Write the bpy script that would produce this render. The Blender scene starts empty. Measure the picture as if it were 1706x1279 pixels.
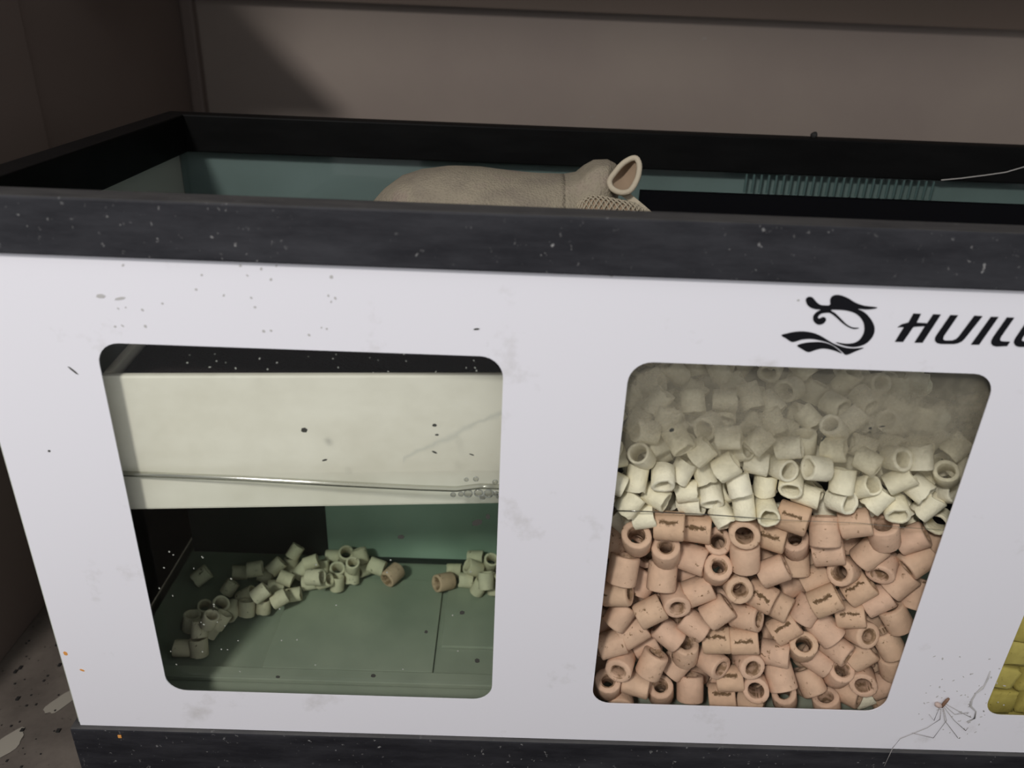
import bpy, bmesh, math, random
import numpy as np
from mathutils import Vector, Matrix, noise as mnoise

scene = bpy.context.scene
col = scene.collection
random.seed(7); rng = np.random.default_rng(11)

# ------------------------------------------------------------------ camera
F_PX, CX, CY = 1310.0, 853.0, 639.5
PITCH, ROLL, YAW = (math.radians(a) for a in (25.84349, 2.37783, 0.84001))
CAM = np.array([0.21140557, -0.28884197, 0.34344419])
FW = np.array([math.sin(YAW)*math.cos(PITCH), math.cos(YAW)*math.cos(PITCH), -math.sin(PITCH)])
_rt = np.array([math.cos(YAW), -math.sin(YAW), 0.0]); _up = np.cross(_rt, FW)
RT = _rt*math.cos(ROLL) + _up*math.sin(ROLL)
UP = -_rt*math.sin(ROLL) + _up*math.cos(ROLL)
cd = bpy.data.cameras.new('camera'); cam = bpy.data.objects.new('camera', cd); col.objects.link(cam)
cd.sensor_fit = 'HORIZONTAL'; cd.sensor_width = 36.0; cd.lens = F_PX/1706*36.0
cd.clip_start = 0.01; cd.clip_end = 50
cam.matrix_world = Matrix(((RT[0], UP[0], -FW[0], CAM[0]), (RT[1], UP[1], -FW[1], CAM[1]),
                           (RT[2], UP[2], -FW[2], CAM[2]), (0, 0, 0, 1)))
scene.camera = cam
cd.dof.use_dof = True; cd.dof.focus_distance = 0.40; cd.dof.aperture_fstop = 8.0

# ------------------------------------------------------------------ light
w = bpy.data.worlds.new('room_ambient'); scene.world = w; w.use_nodes = True
w.node_tree.nodes['Background'].inputs[0].default_value = (0.96, 0.97, 1.0, 1)
w.node_tree.nodes['Background'].inputs[1].default_value = 0.68
ld = bpy.data.lights.new('room_lamp', 'AREA'); ld.shape = 'DISK'; ld.size = 0.16; ld.energy = 11
ld.color = (1.0, 0.965, 0.93)
lamp = bpy.data.objects.new('room_lamp', ld); col.objects.link(lamp)
LAMP = Vector((-0.20, -0.9, 1.0)); lamp.location = LAMP
lamp.rotation_euler = (Vector((0.2, 0.1, 0.15)) - LAMP).to_track_quat('-Z', 'Y').to_euler()
vs = scene.view_settings
vs.view_transform = 'Standard'; vs.look = 'None'; vs.gamma = 1.0; vs.use_curve_mapping = False
vs.exposure = -0.12

# ------------------------------------------------------------------ helpers
def ray(px, py):
    d = RT*(px-CX)/F_PX - UP*(py-CY)/F_PX + FW
    return d/np.linalg.norm(d)
def hitY(px, py, Y):
    d = ray(px, py); return CAM + d*(Y-CAM[1])/d[1]
def hitZ(px, py, Z):
    d = ray(px, py); return CAM + d*(Z-CAM[2])/d[2]
def to_px(q):
    d = np.asarray(q)-CAM; z = d@FW
    return CX+F_PX*(d@RT)/z, CY-F_PX*(d@UP)/z

def mat(name, color=(.5, .5, .5), rough=.6, spec=.5):
    m = bpy.data.materials.new(name); m.use_nodes = True
    b = m.node_tree.nodes['Principled BSDF']
    b.inputs['Base Color'].default_value = (*color, 1); b.inputs['Roughness'].default_value = rough
    b.inputs['Specular IOR Level'].default_value = spec
    return m
class NB:
    """small node builder"""
    def __init__(s, m): s.m = m; s.t = m.node_tree; s.b = s.t.nodes.get('Principled BSDF')
    def n(s, typ, **kw):
        nd = s.t.nodes.new(typ)
        for k, v in kw.items():
            if k.startswith('i_'):
                key = k[2:]; key = int(key) if key.isdigit() else key.replace('_', ' ')
                nd.inputs[key].default_value = v
            else: setattr(nd, k, v)
        return nd
    def l(s, a, b): s.t.links.new(a, b)
    def coord(s, scale=(1, 1, 1)):
        tc = s.n('ShaderNodeTexCoord'); mp = s.n('ShaderNodeMapping'); mp.inputs['Scale'].default_value = scale
        s.l(tc.outputs['Object'], mp.inputs[0]); return mp.outputs[0]
    def noise(s, vec, scale, detail=4, rough=.55):
        nd = s.n('ShaderNodeTexNoise'); s.l(vec, nd.inputs['Vector'])
        nd.inputs['Scale'].default_value = scale; nd.inputs['Detail'].default_value = detail; nd.inputs['Roughness'].default_value = rough
        return nd.outputs['Fac']
    def ramp(s, fac, stops):
        r = s.n('ShaderNodeValToRGB'); s.l(fac, r.inputs[0]); e = r.color_ramp.elements
        while len(e) < len(stops): e.new(.5)
        for el, (p, c) in zip(e, stops): el.position = p; el.color = c if len(c) == 4 else (*c, 1)
        return r.outputs[0]
    def math(s, op, a, b=None, c=None, clamp=False):
        nd = s.n('ShaderNodeMath', operation=op); nd.use_clamp = clamp
        for i, v in enumerate((a, b, c)):
            if v is None: continue
            if isinstance(v, (int, float)): nd.inputs[i].default_value = v
            else: s.l(v, nd.inputs[i])
        return nd.outputs[0]
    def mix(s, fac, a, b, mode='MIX'):
        nd = s.n('ShaderNodeMix', data_type='RGBA', blend_type=mode)
        for sock, v in ((nd.inputs[0], fac), (nd.inputs[6], a), (nd.inputs[7], b)):
            if isinstance(v, (int, float)): sock.default_value = v
            elif isinstance(v, tuple): sock.default_value = (*v, 1) if len(v) == 3 else v
            else: s.l(v, sock)
        return nd.outputs[2]
    def bump(s, h, strength=.3, dist=.001):
        nd = s.n('ShaderNodeBump'); nd.inputs['Strength'].default_value = strength; nd.inputs['Distance'].default_value = dist
        s.l(h, nd.inputs['Height']); s.l(nd.outputs[0], s.b.inputs['Normal'])
W1 = (1, 1, 1); K0 = (0, 0, 0)

def tag(o, label=None, cat=None, group=None, kind=None):
    for k, v in (('label', label), ('category', cat), ('group', group), ('kind', kind)):
        if v: o[k] = v
    return o
def obj(name, me, m=None, parent=None, smooth=False):
    if isinstance(me, bmesh.types.BMesh):
        bm = me; me = bpy.data.meshes.new(name); bmesh.ops.recalc_face_normals(bm, faces=bm.faces); bm.to_mesh(me); bm.free()
    o = bpy.data.objects.new(name, me); col.objects.link(o)
    if m and not me.materials: me.materials.append(m)
    if parent: o.parent = parent
    if smooth:
        for p in me.polygons: p.use_smooth = True
    return o
def empty(name, loc=(0, 0, 0), rz=0):
    o = bpy.data.objects.new(name, None); col.objects.link(o); o.location = loc; o.rotation_euler = (0, 0, rz)
    o.empty_display_size = .02; return o
def add_box(bm, lo, hi, bev=0):
    lo, hi = Vector(lo), Vector(hi)
    r = bmesh.ops.create_cube(bm, size=1.0)
    vs_ = r['verts']; c = (lo+hi)/2; d = hi-lo
    for v in vs_: v.co = Vector((v.co.x*d.x, v.co.y*d.y, v.co.z*d.z)) + c
    if bev:
        es = list({e for v in vs_ for e in v.link_edges})
        bmesh.ops.bevel(bm, geom=es, offset=bev, segments=2, affect='EDGES', profile=.6)
def box(name, lo, hi, m, parent=None, bev=0):
    bm = bmesh.new(); add_box(bm, lo, hi, bev)
    return obj(name, bm, m, parent)
def add_tube(bm, pts, r, seg=6, closed=False):
    pts = [Vector(p) for p in pts]; rings = []; n = len(pts)
    rr = r if isinstance(r, (list, tuple)) else [r]*n
    for i, p in enumerate(pts):
        a = pts[(i-1) % n] if closed or i > 0 else p; b = pts[(i+1) % n] if closed or i < n-1 else p
        t = (b-a).normalized(); q = Vector((0, 0, 1)) if abs(t.z) < .9 else Vector((1, 0, 0))
        x = t.cross(q).normalized(); y = t.cross(x)
        rings.append([bm.verts.new(p + (x*math.cos(k*math.tau/seg) + y*math.sin(k*math.tau/seg))*rr[i]) for k in range(seg)])
    m_ = n if closed else n-1
    for i in range(m_):
        A, B = rings[i], rings[(i+1) % n]
        for k in range(seg): bm.faces.new((A[k], A[(k+1) % seg], B[(k+1) % seg], B[k]))
    if not closed: bm.faces.new(rings[0][::-1]); bm.faces.new(rings[-1])
def tube(name, pts, r, m, parent=None, seg=6, closed=False):
    bm = bmesh.new(); add_tube(bm, pts, r, seg, closed)
    return obj(name, bm, m, parent, True)
def flat_shape(name, loops, y0, y1, m, parent=None):
    """2D outline(s) in (x,z) filled (even-odd) and given thickness y0..y1 (y0 in front)"""
    cu = bpy.data.curves.new(name, 'CURVE'); cu.dimensions = '2D'; cu.fill_mode = 'BOTH'; cu.extrude = (y1-y0)/2
    for lp in loops:
        sp = cu.splines.new('POLY'); sp.points.add(len(lp)-1); sp.use_cyclic_u = True
        for p, (x, z) in zip(sp.points, lp): p.co = (x, z, 0, 1)
    tmp = bpy.data.objects.new('tmp', cu); col.objects.link(tmp)
    dg = bpy.context.evaluated_depsgraph_get()
    me = bpy.data.meshes.new_from_object(tmp.evaluated_get(dg)); me.name = name
    bpy.data.objects.remove(tmp); bpy.data.curves.remove(cu)
    ym = (y0+y1)/2
    for v in me.vertices: x, z, d = v.co; v.co = (x, ym-d, z)
    me.materials.clear(); me.materials.append(m); me.update()
    return obj(name, me, m, parent)
def smooth_loop(pts, n=3):
    """closed Catmull-Rom through points"""
    out = []; N = len(pts)
    for i in range(N):
        p0, p1, p2, p3 = (np.array(pts[(i+k-1) % N], float) for k in range(4))
        for j in range(n):
            t = j/n
            out.append(tuple(.5*((2*p1)+(-p0+p2)*t+(2*p0-5*p1+4*p2-p3)*t*t+(-p0+3*p1-3*p2+p3)*t**3)))
    return out
def round_rect(x0, x1, z0, z1, r, seg=7):
    out = []
    for cx_, cz_, a0 in ((x1-r, z1-r, 0), (x0+r, z1-r, 90), (x0+r, z0+r, 180), (x1-r, z0+r, 270)):
        for k in range(seg+1):
            a = math.radians(a0+90*k/seg); out.append((cx_+r*math.cos(a), cz_+r*math.sin(a)))
    return out

# ------------------------------------------------------------------ materials
M = {}
m = M['film'] = mat('white_film', (.80, .79, .83), .38, .4); nb = NB(m); v = nb.coord()
sm = nb.ramp(nb.noise(v, 26, 6, .65), [(.60, W1), (.74, (.80, .79, .76))])
nb.l(nb.mix(1.0, (.70, .69, .73), sm, 'MULTIPLY'), nb.b.inputs['Base Color'])
def frame_mat(name, c_lo, c_hi, top, fl, spec):
    m = mat(name, c_lo, .5, spec); nb = NB(m); v = nb.coord((.35, 1, 1.6))
    dust = nb.ramp(nb.noise(v, 45, 6, .7), [(.40, K0), (.75, W1)])
    v2 = nb.coord(); fleck = nb.ramp(nb.noise(v2, 300, 3, .65), [(.645, K0), (.70, W1)])
    clump = nb.ramp(nb.noise(v2, 24, 3, .6), [(.42, K0), (.62, W1)])
    c = nb.mix(dust, c_lo, c_hi); c = nb.mix(nb.math('MULTIPLY', nb.math('MULTIPLY', fleck, clump), fl), c, (.26, .255, .25))
    ge = nb.n('ShaderNodeNewGeometry'); sx = nb.n('ShaderNodeSeparateXYZ'); nb.l(ge.outputs['True Normal'], sx.inputs[0])
    grain = nb.ramp(nb.noise(nb.coord((.25, 1, 1)), 110, 4, .7), [(.3, (.4,)*3), (.7, W1)])   # dust on upward faces; its pale tone also paints the edge highlight
    c = nb.mix(nb.math('MULTIPLY', nb.math('GREATER_THAN', sx.outputs[2], .3), grain), c, top)
    nb.l(c, nb.b.inputs['Base Color'])
    return m
M['frame'] = frame_mat('dusty_highlit_black_plastic', (.011, .011, .014), (.034, .034, .039), (.075, .072, .070), .9, .22)
M['frame_clean_shaded'] = frame_mat('black_plastic_shaded', (.003, .003, .003), (.006, .006, .006), (.010, .009, .009), .0, .06)  # darker copy without dust for back and side rails; shade in its colour
m = M['ink'] = mat('black_vinyl', (.006, .006, .008), .5, .1)
def glass_mat(name, tint, refl=.06, rough=.03):
    g = bpy.data.materials.new(name); g.use_nodes = True; t = g.node_tree; t.nodes.clear()
    nb = NB(g); out = nb.n('ShaderNodeOutputMaterial'); tr = nb.n('ShaderNodeBsdfTransparent'); gl = nb.n('ShaderNodeBsdfGlossy')
    tr.inputs[0].default_value = (*tint, 1); gl.inputs['Roughness'].default_value = rough
    lw = nb.n('ShaderNodeLayerWeight'); lw.inputs[0].default_value = .5
    mx = nb.n('ShaderNodeMixShader'); nb.l(nb.math('MULTIPLY_ADD', nb.math('POWER', lw.outputs['Facing'], 5.0), .5, refl, clamp=True), mx.inputs[0])
    nb.l(tr.outputs[0], mx.inputs[1]); nb.l(gl.outputs[0], mx.inputs[2]); nb.l(mx.outputs[0], out.inputs[0])
    return g
M['glass'] = glass_mat('clear_glass', (.985, .99, .985), .012)
M['divider'] = glass_mat('divider_glass', (.90, .96, .93), .03)
M['water'] = glass_mat('water', (1, 1, 1), .012); nb = NB(M['water'])
ab = nb.n('ShaderNodeVolumeAbsorption'); ab.inputs['Color'].default_value = (.52, .80, .62, 1); ab.inputs['Density'].default_value = 2.6
nb.l(ab.outputs[0], [n for n in nb.t.nodes if n.type == 'OUTPUT_MATERIAL'][0].inputs['Volume'])
m = M['teal'] = mat('teal_backing_film', (.16, .30, .29), .5); nb = NB(m)
nb.l(nb.ramp(nb.noise(nb.coord(), 9, 3), [(.3, (.088, .125, .115)), (.7, (.128, .18, .172))]), nb.b.inputs['Base Color'])
m = M['side_film'] = mat('grey_green_side_film', (.42, .44, .38), .5)
m = M['baffle'] = mat('green_glass_panel', (.30, .46, .37), .25); nb = NB(m)
nb.l(nb.ramp(nb.noise(nb.coord(), 14, 4), [(.3, (.36, .46, .38)), (.7, (.50, .60, .51))]), nb.b.inputs['Base Color'])
m = M['base'] = mat('silty_base_glass', (.36, .42, .33), .45); nb = NB(m)
nb.l(nb.ramp(nb.noise(nb.coord(), 18, 5), [(.3, (.25, .28, .22)), (.7, (.36, .38, .30))]), nb.b.inputs['Base Color'])
M['shade_panel'] = mat('dark_shade_and_seal', (.018, .022, .020), .6)  # dark tone stands in for shade at the back left; seal strip shares it
M['black'] = mat('matt_black_plastic', (.003, .003, .004), .6, .06)
m = M['sponge'] = mat('dark_filter_sponge', (.020, .015, .015), .95, .1); nb = NB(m)
nb.bump(nb.noise(nb.coord(), 500, 3), .8, .002)
m = M['tray'] = mat('cream_plastic', (.70, .685, .57), .45); nb = NB(m); v = nb.coord((1, 1, 1.4))
st = nb.ramp(nb.noise(v, 16, 6, .65), [(.40, W1), (.72, (.84, .83, .80))])
tco = nb.n('ShaderNodeTexCoord'); sep = nb.n('ShaderNodeSeparateXYZ'); nb.l(tco.outputs['Object'], sep.inputs[0])
# one greyish scratch rising to the right end
ln = nb.math('ABSOLUTE', nb.math('ADD', nb.math('SUBTRACT', sep.outputs[2], nb.math('MULTIPLY_ADD', sep.outputs[0], .55, -.044)), nb.math('MULTIPLY_ADD', nb.noise(v, 60, 4), .010, -.005)))
lm = nb.math('MULTIPLY', nb.math('SUBTRACT', 1.0, nb.math('DIVIDE', ln, .0022), clamp=True), nb.math('GREATER_THAN', sep.outputs[0], .125))
nb.l(nb.mix(nb.math('MULTIPLY', lm, .35), nb.mix(1, (.735, .715, .605), st, 'MULTIPLY'), (.36, .38, .34)), nb.b.inputs['Base Color'])
M['meniscus'] = mat('waterline_edge', (.16, .17, .14), .2)
M['bubble'] = mat('bubble_rim', (.30, .31, .28), .12)

PR_BORE = .0042
def ring_mat(name, c1, c2, dirt, crack=False, rough=.75, amount=(.62, .70), bore=0, rel=.3):
    m = mat(name, c1, rough, .25); nb = NB(m)
    oi = nb.n('ShaderNodeObjectInfo'); tc = nb.n('ShaderNodeTexCoord')
    off = nb.n('ShaderNodeVectorMath', operation='ADD'); nb.l(tc.outputs['Object'], off.inputs[0])
    cmb = nb.n('ShaderNodeCombineXYZ'); nb.l(oi.outputs['Random'], cmb.inputs[0]); nb.l(oi.outputs['Random'], cmb.inputs[2])
    nb.l(cmb.outputs[0], off.inputs[1]); v = off.outputs[0]
    base = nb.mix(oi.outputs['Random'], c1, c2)
    soft = nb.ramp(nb.noise(v, 170, 3), [(.35, (.86,)*3), (.65, W1)])
    base = nb.mix(1, base, soft, 'MULTIPLY')
    sp = nb.ramp(nb.noise(v, 420, 3, .6), [(amount[0], K0), (amount[1], W1)])
    patch = nb.ramp(nb.noise(v, 95, 2), [(.46, K0), (.56, W1)])
    cc = nb.mix(nb.math('MULTIPLY', sp, patch), base, dirt)
    # silt inside the bore
    sx = nb.n('ShaderNodeSeparateXYZ'); nb.l(tc.outputs['Object'], sx.inputs[0])
    if bore:
        rad = nb.math('SQRT', nb.math('ADD', nb.math('POWER', sx.outputs[0], 2.0), nb.math('POWER', sx.outputs[1], 2.0)))
        ins_ = nb.math('LESS_THAN', rad, bore)
        cc = nb.mix(nb.math('MULTIPLY', ins_, nb.ramp(nb.noise(v, 260, 3), [(.42, (.15,)*3), (.6, (.8,)*3)])), cc, dirt)
    if crack:
        wob = nb.math('MULTIPLY_ADD', nb.noise(v, 300, 5, .7), .0050, -.0025)
        yy = nb.math('ABSOLUTE', nb.math('ADD', sx.outputs[1], wob))
        wd = nb.math('MULTIPLY_ADD', nb.noise(v, 520, 3), .0030, -.0007)
        a = nb.math('SUBTRACT', 1.5, nb.math('DIVIDE', yy, nb.math('MAXIMUM', wd, .00012)), clamp=True); b = nb.math('GREATER_THAN', sx.outputs[0], .002)
        z = nb.math('LESS_THAN', nb.math('ABSOLUTE', nb.math('ADD', sx.outputs[2], wob)), .0046)
        cc = nb.mix(nb.math('MULTIPLY', nb.math('MULTIPLY', a, b), z), cc, (.13, .075, .035))
    nb.l(cc, nb.b.inputs['Base Color'])
    nb.bump(nb.noise(v, 420, 4, .65), rel, .001)
    return m
M['pink'] = ring_mat('pink_ceramic', (.63, .43, .295), (.68, .45, .325), (.17, .095, .04), bore=PR_BORE)
M['pink_crack'] = ring_mat('pink_ceramic_cracked', (.66, .435, .30), (.62, .42, .28), (.17, .095, .04), True, bore=PR_BORE)
M['white_ring'] = ring_mat('white_ceramic', (.84, .77, .57), (.89, .83, .66), (.28, .24, .11), rough=.7, amount=(.70, .76), rel=.6)
M['silt_ring'] = ring_mat('silty_ceramic', (.66, .57, .41), (.74, .65, .49), (.12, .09, .05), rough=.8)
m = M['yellow'] = ring_mat('yellow_green_ceramic', (.40, .325, .075), (.46, .385, .11), (.12, .10, .02), rough=.9)
m = M['bag'] = mat('beige_mesh_cloth', (.34, .29, .22), .9, .1); nb = NB(m); v = nb.coord()
vor = nb.n('ShaderNodeTexVoronoi'); nb.l(v, vor.inputs['Vector']); vor.inputs['Scale'].default_value = 900
c = nb.ramp(nb.noise(v, 40, 4), [(.3, (.20, .17, .135)), (.55, (.27, .235, .175)), (.75, (.25, .195, .165))])
nb.l(nb.mix(.35, c, nb.ramp(vor.outputs['Distance'], [(.1, (.6,)*3), (.5, W1)]), 'MULTIPLY'), nb.b.inputs['Base Color'])
nb.bump(vor.outputs['Distance'], .5, .0008)
M['net'] = mat('open_netting', (.34, .295, .22), .9, .1)
M['tape'] = mat('cream_woven_tape', (.42, .365, .275), .9, .1); nb = NB(M['tape']); nb.bump(nb.noise(nb.coord(), 900, 2), .5, .0005)
M['tape_in'] = mat('brown_lining_cloth', (.30, .22, .15), .95, .1)
# cabinet
def wall_mat(name, c1, c2, spots=True):
    m = mat(name, c1, .6, .3); nb = NB(m); v = nb.coord()
    c = nb.ramp(nb.noise(v, 5, 5, .6), [(.3, c1), (.7, c2)])
    if spots:
        s_ = nb.ramp(nb.noise(v, 70, 2), [(.76, K0), (.80, W1)]); c = nb.mix(nb.math('MULTIPLY', s_, .5), c, (.35, .34, .32))
    nb.l(c, nb.b.inputs['Base Color']); return m
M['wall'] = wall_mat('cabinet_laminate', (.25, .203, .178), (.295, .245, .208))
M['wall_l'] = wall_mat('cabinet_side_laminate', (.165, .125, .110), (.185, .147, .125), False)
m = M['cabfloor'] = mat('dirty_cabinet_board', (.12, .10, .085), .8, .2); nb = NB(m); v = nb.coord()
c = nb.ramp(nb.noise(v, 30, 6, .65), [(.3, (.075, .062, .053)), (.7, (.14, .118, .10))])
c = nb.mix(nb.ramp(nb.noise(v, 260, 3, .6), [(.66, K0), (.74, W1)]), c, (.012, .010, .009))
nb.l(c, nb.b.inputs['Base Color'])
M['light_patch'] = mat('painted_light_patch', (.27, .245, .205), .8, .2)  # pools of light on the cabinet floor, painted as pale patches
M['crumb'] = mat('black_crumbs', (.010, .009, .008), .8)
M['speck'] = mat('dark_dirt_specks', (.035, .035, .028), .8)
M['grey_speck'] = mat('grey_dirt_specks', (.42, .41, .40), .8)
M['orange'] = mat('orange_flake', (.62, .27, .06), .6)
M['insect'] = mat('brown_insect_body', (.16, .085, .05), .6)
M['insect_pale'] = mat('pale_insect_abdomen', (.42, .32, .28), .6)
M['leg'] = mat('grey_insect_leg', (.34, .32, .31), .7)
M['thread'] = mat('pale_thread', (.40, .38, .36), .7)

# ------------------------------------------------------------------ cabinet (the setting)
XW, YB, ZF, ZC = -0.096, 0.52, -0.035, 0.594
XR = 1.05
def struct(o): o['kind'] = 'structure'; return o
flo = struct(box('floor', (XW-.018, -.40, ZF-.018), (XR+.018, YB+.018, ZF), M['cabfloor']))
struct(box('wall_back', (XW-.018, YB, ZF), (XR+.018, YB+.018, ZC), M['wall']))
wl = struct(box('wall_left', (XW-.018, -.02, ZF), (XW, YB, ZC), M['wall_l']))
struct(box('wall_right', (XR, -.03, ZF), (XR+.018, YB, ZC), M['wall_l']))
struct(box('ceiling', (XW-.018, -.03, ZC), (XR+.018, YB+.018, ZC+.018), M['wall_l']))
# cover strip down the back corner and a front lining board on the left wall
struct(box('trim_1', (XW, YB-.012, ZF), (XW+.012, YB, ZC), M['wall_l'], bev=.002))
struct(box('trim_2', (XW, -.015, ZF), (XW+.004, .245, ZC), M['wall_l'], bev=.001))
M['shade_band'] = wall_mat('brown_shade_band', (.12, .090, .070), (.135, .10, .08), False)
struct(box('shade_strip', (XW+.013, .505, .3383), (XR, YB, .42), M['shade_band']))  # added dark strip standing in for the shadow along the wall's top
# added out-of-view plate, shaped to throw the slanted shadow on the back wall
flat_shape('shadow_blocker', [[(XW, .352), (.0128, .352), (-.0766, .439), (XW, .458)]], .294, .306, M['wall_l'], wl)
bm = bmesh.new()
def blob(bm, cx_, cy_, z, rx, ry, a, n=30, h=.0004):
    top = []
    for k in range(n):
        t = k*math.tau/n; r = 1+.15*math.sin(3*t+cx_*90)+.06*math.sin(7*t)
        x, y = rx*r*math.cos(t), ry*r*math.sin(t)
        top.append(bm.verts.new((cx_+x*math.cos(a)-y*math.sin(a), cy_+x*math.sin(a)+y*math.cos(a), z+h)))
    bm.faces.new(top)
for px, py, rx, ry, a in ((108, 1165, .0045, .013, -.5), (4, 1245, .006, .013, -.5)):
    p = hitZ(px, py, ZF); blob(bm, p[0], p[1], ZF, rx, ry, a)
obj('light_patches', bm, M['light_patch'], flo)['kind'] = 'stuff'  # flat pale shapes stand in for light falling on the floor
bm = bmesh.new()
for i in range(90):
    px, py = random.uniform(-60, 150), random.uniform(1000, 1330)
    p = hitZ(px, py, ZF); s = random.choice((.0003, .0004, .0005, .0009))
    add_box(bm, (p[0]-s, p[1]-s*random.uniform(.6, 1.8), ZF), (p[0]+s*random.uniform(.6, 1.4), p[1]+s, ZF+s))
tag(obj('dirt_crumbs', bm, M['crumb']), 'black crumbs of dirt scattered over the cabinet floor left of the tank', 'dirt', None, 'stuff')

# ------------------------------------------------------------------ the tank
TX0, TX1, TD = -.0005, .676, .2325      # outer glass
ZT, ZFB = .274, .2516                   # top frame: upper and lower edge
tank = tag(empty('filter_tank', (0.33, .115, ZF)), 'long glass filter tank with black frame and white windowed front film', 'tank')
def part(o, parent=tank):
    o.parent = parent
    o.matrix_parent_inverse = Matrix.Translation(-Vector((0.33, .115, ZF))) if parent is tank else Matrix.Identity(4)
    return o
def pbox(name, lo, hi, m, bev=0): return part(box(name, lo, hi, m, bev=bev))
# glass
fg = pbox('front_glass', (.005, 0, -.006), (.671, .005, .270), M['glass'])
pbox('back_glass', (.005, .2225, -.006), (.671, .2275, .270), M['glass'])
bf = pbox('back_film', (.0, .2276, -.006), (.676, .2285, .2515), M['teal'])
pbox('side_glass', (.0, 0, -.006), (.0048, .2275, .270), M['glass'])
pbox('side_glass', (.6712, 0, -.006), (.676, .2275, .270), M['glass'])
pbox('side_film', (-.0008, .0, .001), (-.0002, .2275, .2515), M['side_film'])
pbox('bottom_glass', (.0, 0, -.0065), (.676, .2275, -.0002), M['base'])
for x in (.2385, .4375): pbox('divider_glass', (x-.002, .0055, 0), (x+.002, .222, .2115), M['divider'])
# black frames
fy = (-.003, .0105)
def rail(name, lo, hi, k='frame'): return pbox(name, lo, hi, M[k], bev=.0009)
rail('top_rail', (-.0045, -.003, ZFB), (.6805, .0105, ZT))
rail('top_rail', (-.0045, .219, ZFB), (.6805, TD, ZT), 'frame_clean_shaded')
rail('top_rail', (-.0045, .0106, ZFB), (.0095, .2189, ZT), 'frame_clean_shaded')
rail('top_rail', (.6665, .0106, ZFB), (.6805, .2189, ZT), 'frame_clean_shaded')
rail('bottom_rail', (-.0045, -.003, ZF), (.6805, .0105, -.0008))
rail('bottom_rail', (-.0045, .219, ZF), (.6805, TD, -.0008))
rail('bottom_rail', (-.0045, .0106, ZF), (.0095, .2189, -.0068))
rail('bottom_rail', (.6665, .0106, ZF), (.6805, .2189, -.0068))
# white film with rounded windows
WZ0, WZ1 = .0259, .2157
wins = [(.0490, .2119), (.2625, .4115), (.4625, .6120)]
loops = [[(0, -.0006), (.676, -.0006), (.676, ZFB+.001), (0, ZFB+.001)]]
for a, b in wins: loops.append(round_rect(a, b, WZ0, WZ1, .0095)[::-1])
film = part(flat_shape('front_film', loops, -.0006, -.0001, M['film']))
film['label'] = 'white vinyl film with rounded window openings'
def film_part(o):
    o.parent = film; return o
def z8(lp, k=3, y=-.0007):
    pts = [(1280+u*.24970, 470+v*.24970) for u, v in lp]
    if k > 1: pts = smooth_loop(pts, k)
    return [(h[0], h[2]) for h in (hitY(x, yy, y) for x, yy in pts)]
EMB_A = [(250,122),(256,104),(275,96),(297,103),(318,128),(345,149),(375,154),(411,151),(412,118),(422,97),(440,87),(465,84),(500,92),(540,110),(580,135),(640,156),(725,167),(700,177),(650,181),(597,177),(640,199),(680,240),(706,290),(706,335),(688,372),(655,405),(610,425),(560,431),(500,421),(450,400),(510,409),(560,407),(600,391),(628,357),(640,320),(637,278),(618,240),(580,207),(530,190),(470,183),(415,185),(445,205),(482,240),(520,278),(560,300),(605,304),(572,311),(530,297),(488,267),(450,232),(412,205),(385,203),(355,208),(337,220),(330,236),(343,241),(362,232),(380,236),(384,252),(370,272),(345,282),(320,277),(301,256),(300,226),(320,200),(350,182),(320,180),(285,170),(260,150)]
EMB_B = [(87,354),(120,342),(180,330),(240,328),(300,338),(350,358),(400,388),(450,415),(520,437),(580,441),(635,437),(580,460),(520,484),(490,462),(450,430),(400,403),(340,386),(280,377),(220,382),(160,398),(120,375)]
EMB_C = [(192,422),(240,405),(300,399),(360,400),(420,418),(460,445),(490,474),(440,455),(390,443),(350,442),(310,452),(265,465),(225,445)]
film_part(flat_shape('emblem', [z8(EMB_A), z8(EMB_B, 3), z8(EMB_C, 3)], -.0009, -.0007, M['ink']))['label'] = 'black dragon head emblem above two wave strokes'
LET = [[(968,208),(1018,210),(988,269),(1060,273),(1100,213),(1150,215),(1028,402),(975,402),(1045,292),(975,296),(965,300),(898,397),(845,396),(905,298),(862,300),(890,280),(935,268)],
 [(1215,218),(1265,220),(1172,355),(1165,375),(1172,386),(1190,389),(1228,388),(1250,380),(1268,365),(1375,222),(1428,226),(1312,372),(1290,394),(1265,406),(1240,411),(1150,411),(1125,405),(1111,390),(1112,370),(1122,352)],
 [(1485,230),(1535,231),(1405,416),(1352,415)],
 [(1592,234),(1640,236),(1552,362),(1545,380),(1550,391),(1565,394),(1612,396),(1592,425),(1520,428),(1497,422),(1486,408),(1488,388),(1500,365)]]
for lp in LET: film_part(flat_shape('letter', [z8(lp, 1)], -.0009, -.0007, M['ink']))
film_part(flat_shape('letter', [z8([(1745,240),(1850,243),(1874,252),(1882,270),(1876,292),(1800,402),(1780,421),(1755,431),(1670,430),(1648,422),(1638,405),(1640,388),(1652,366),(1724,260)], 1),
    z8([(1752,278),(1826,281),(1830,290),(1768,382),(1750,395),(1698,393),(1690,387),(1694,372)], 1)], -.0009, -.0007, M['ink']))
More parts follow.
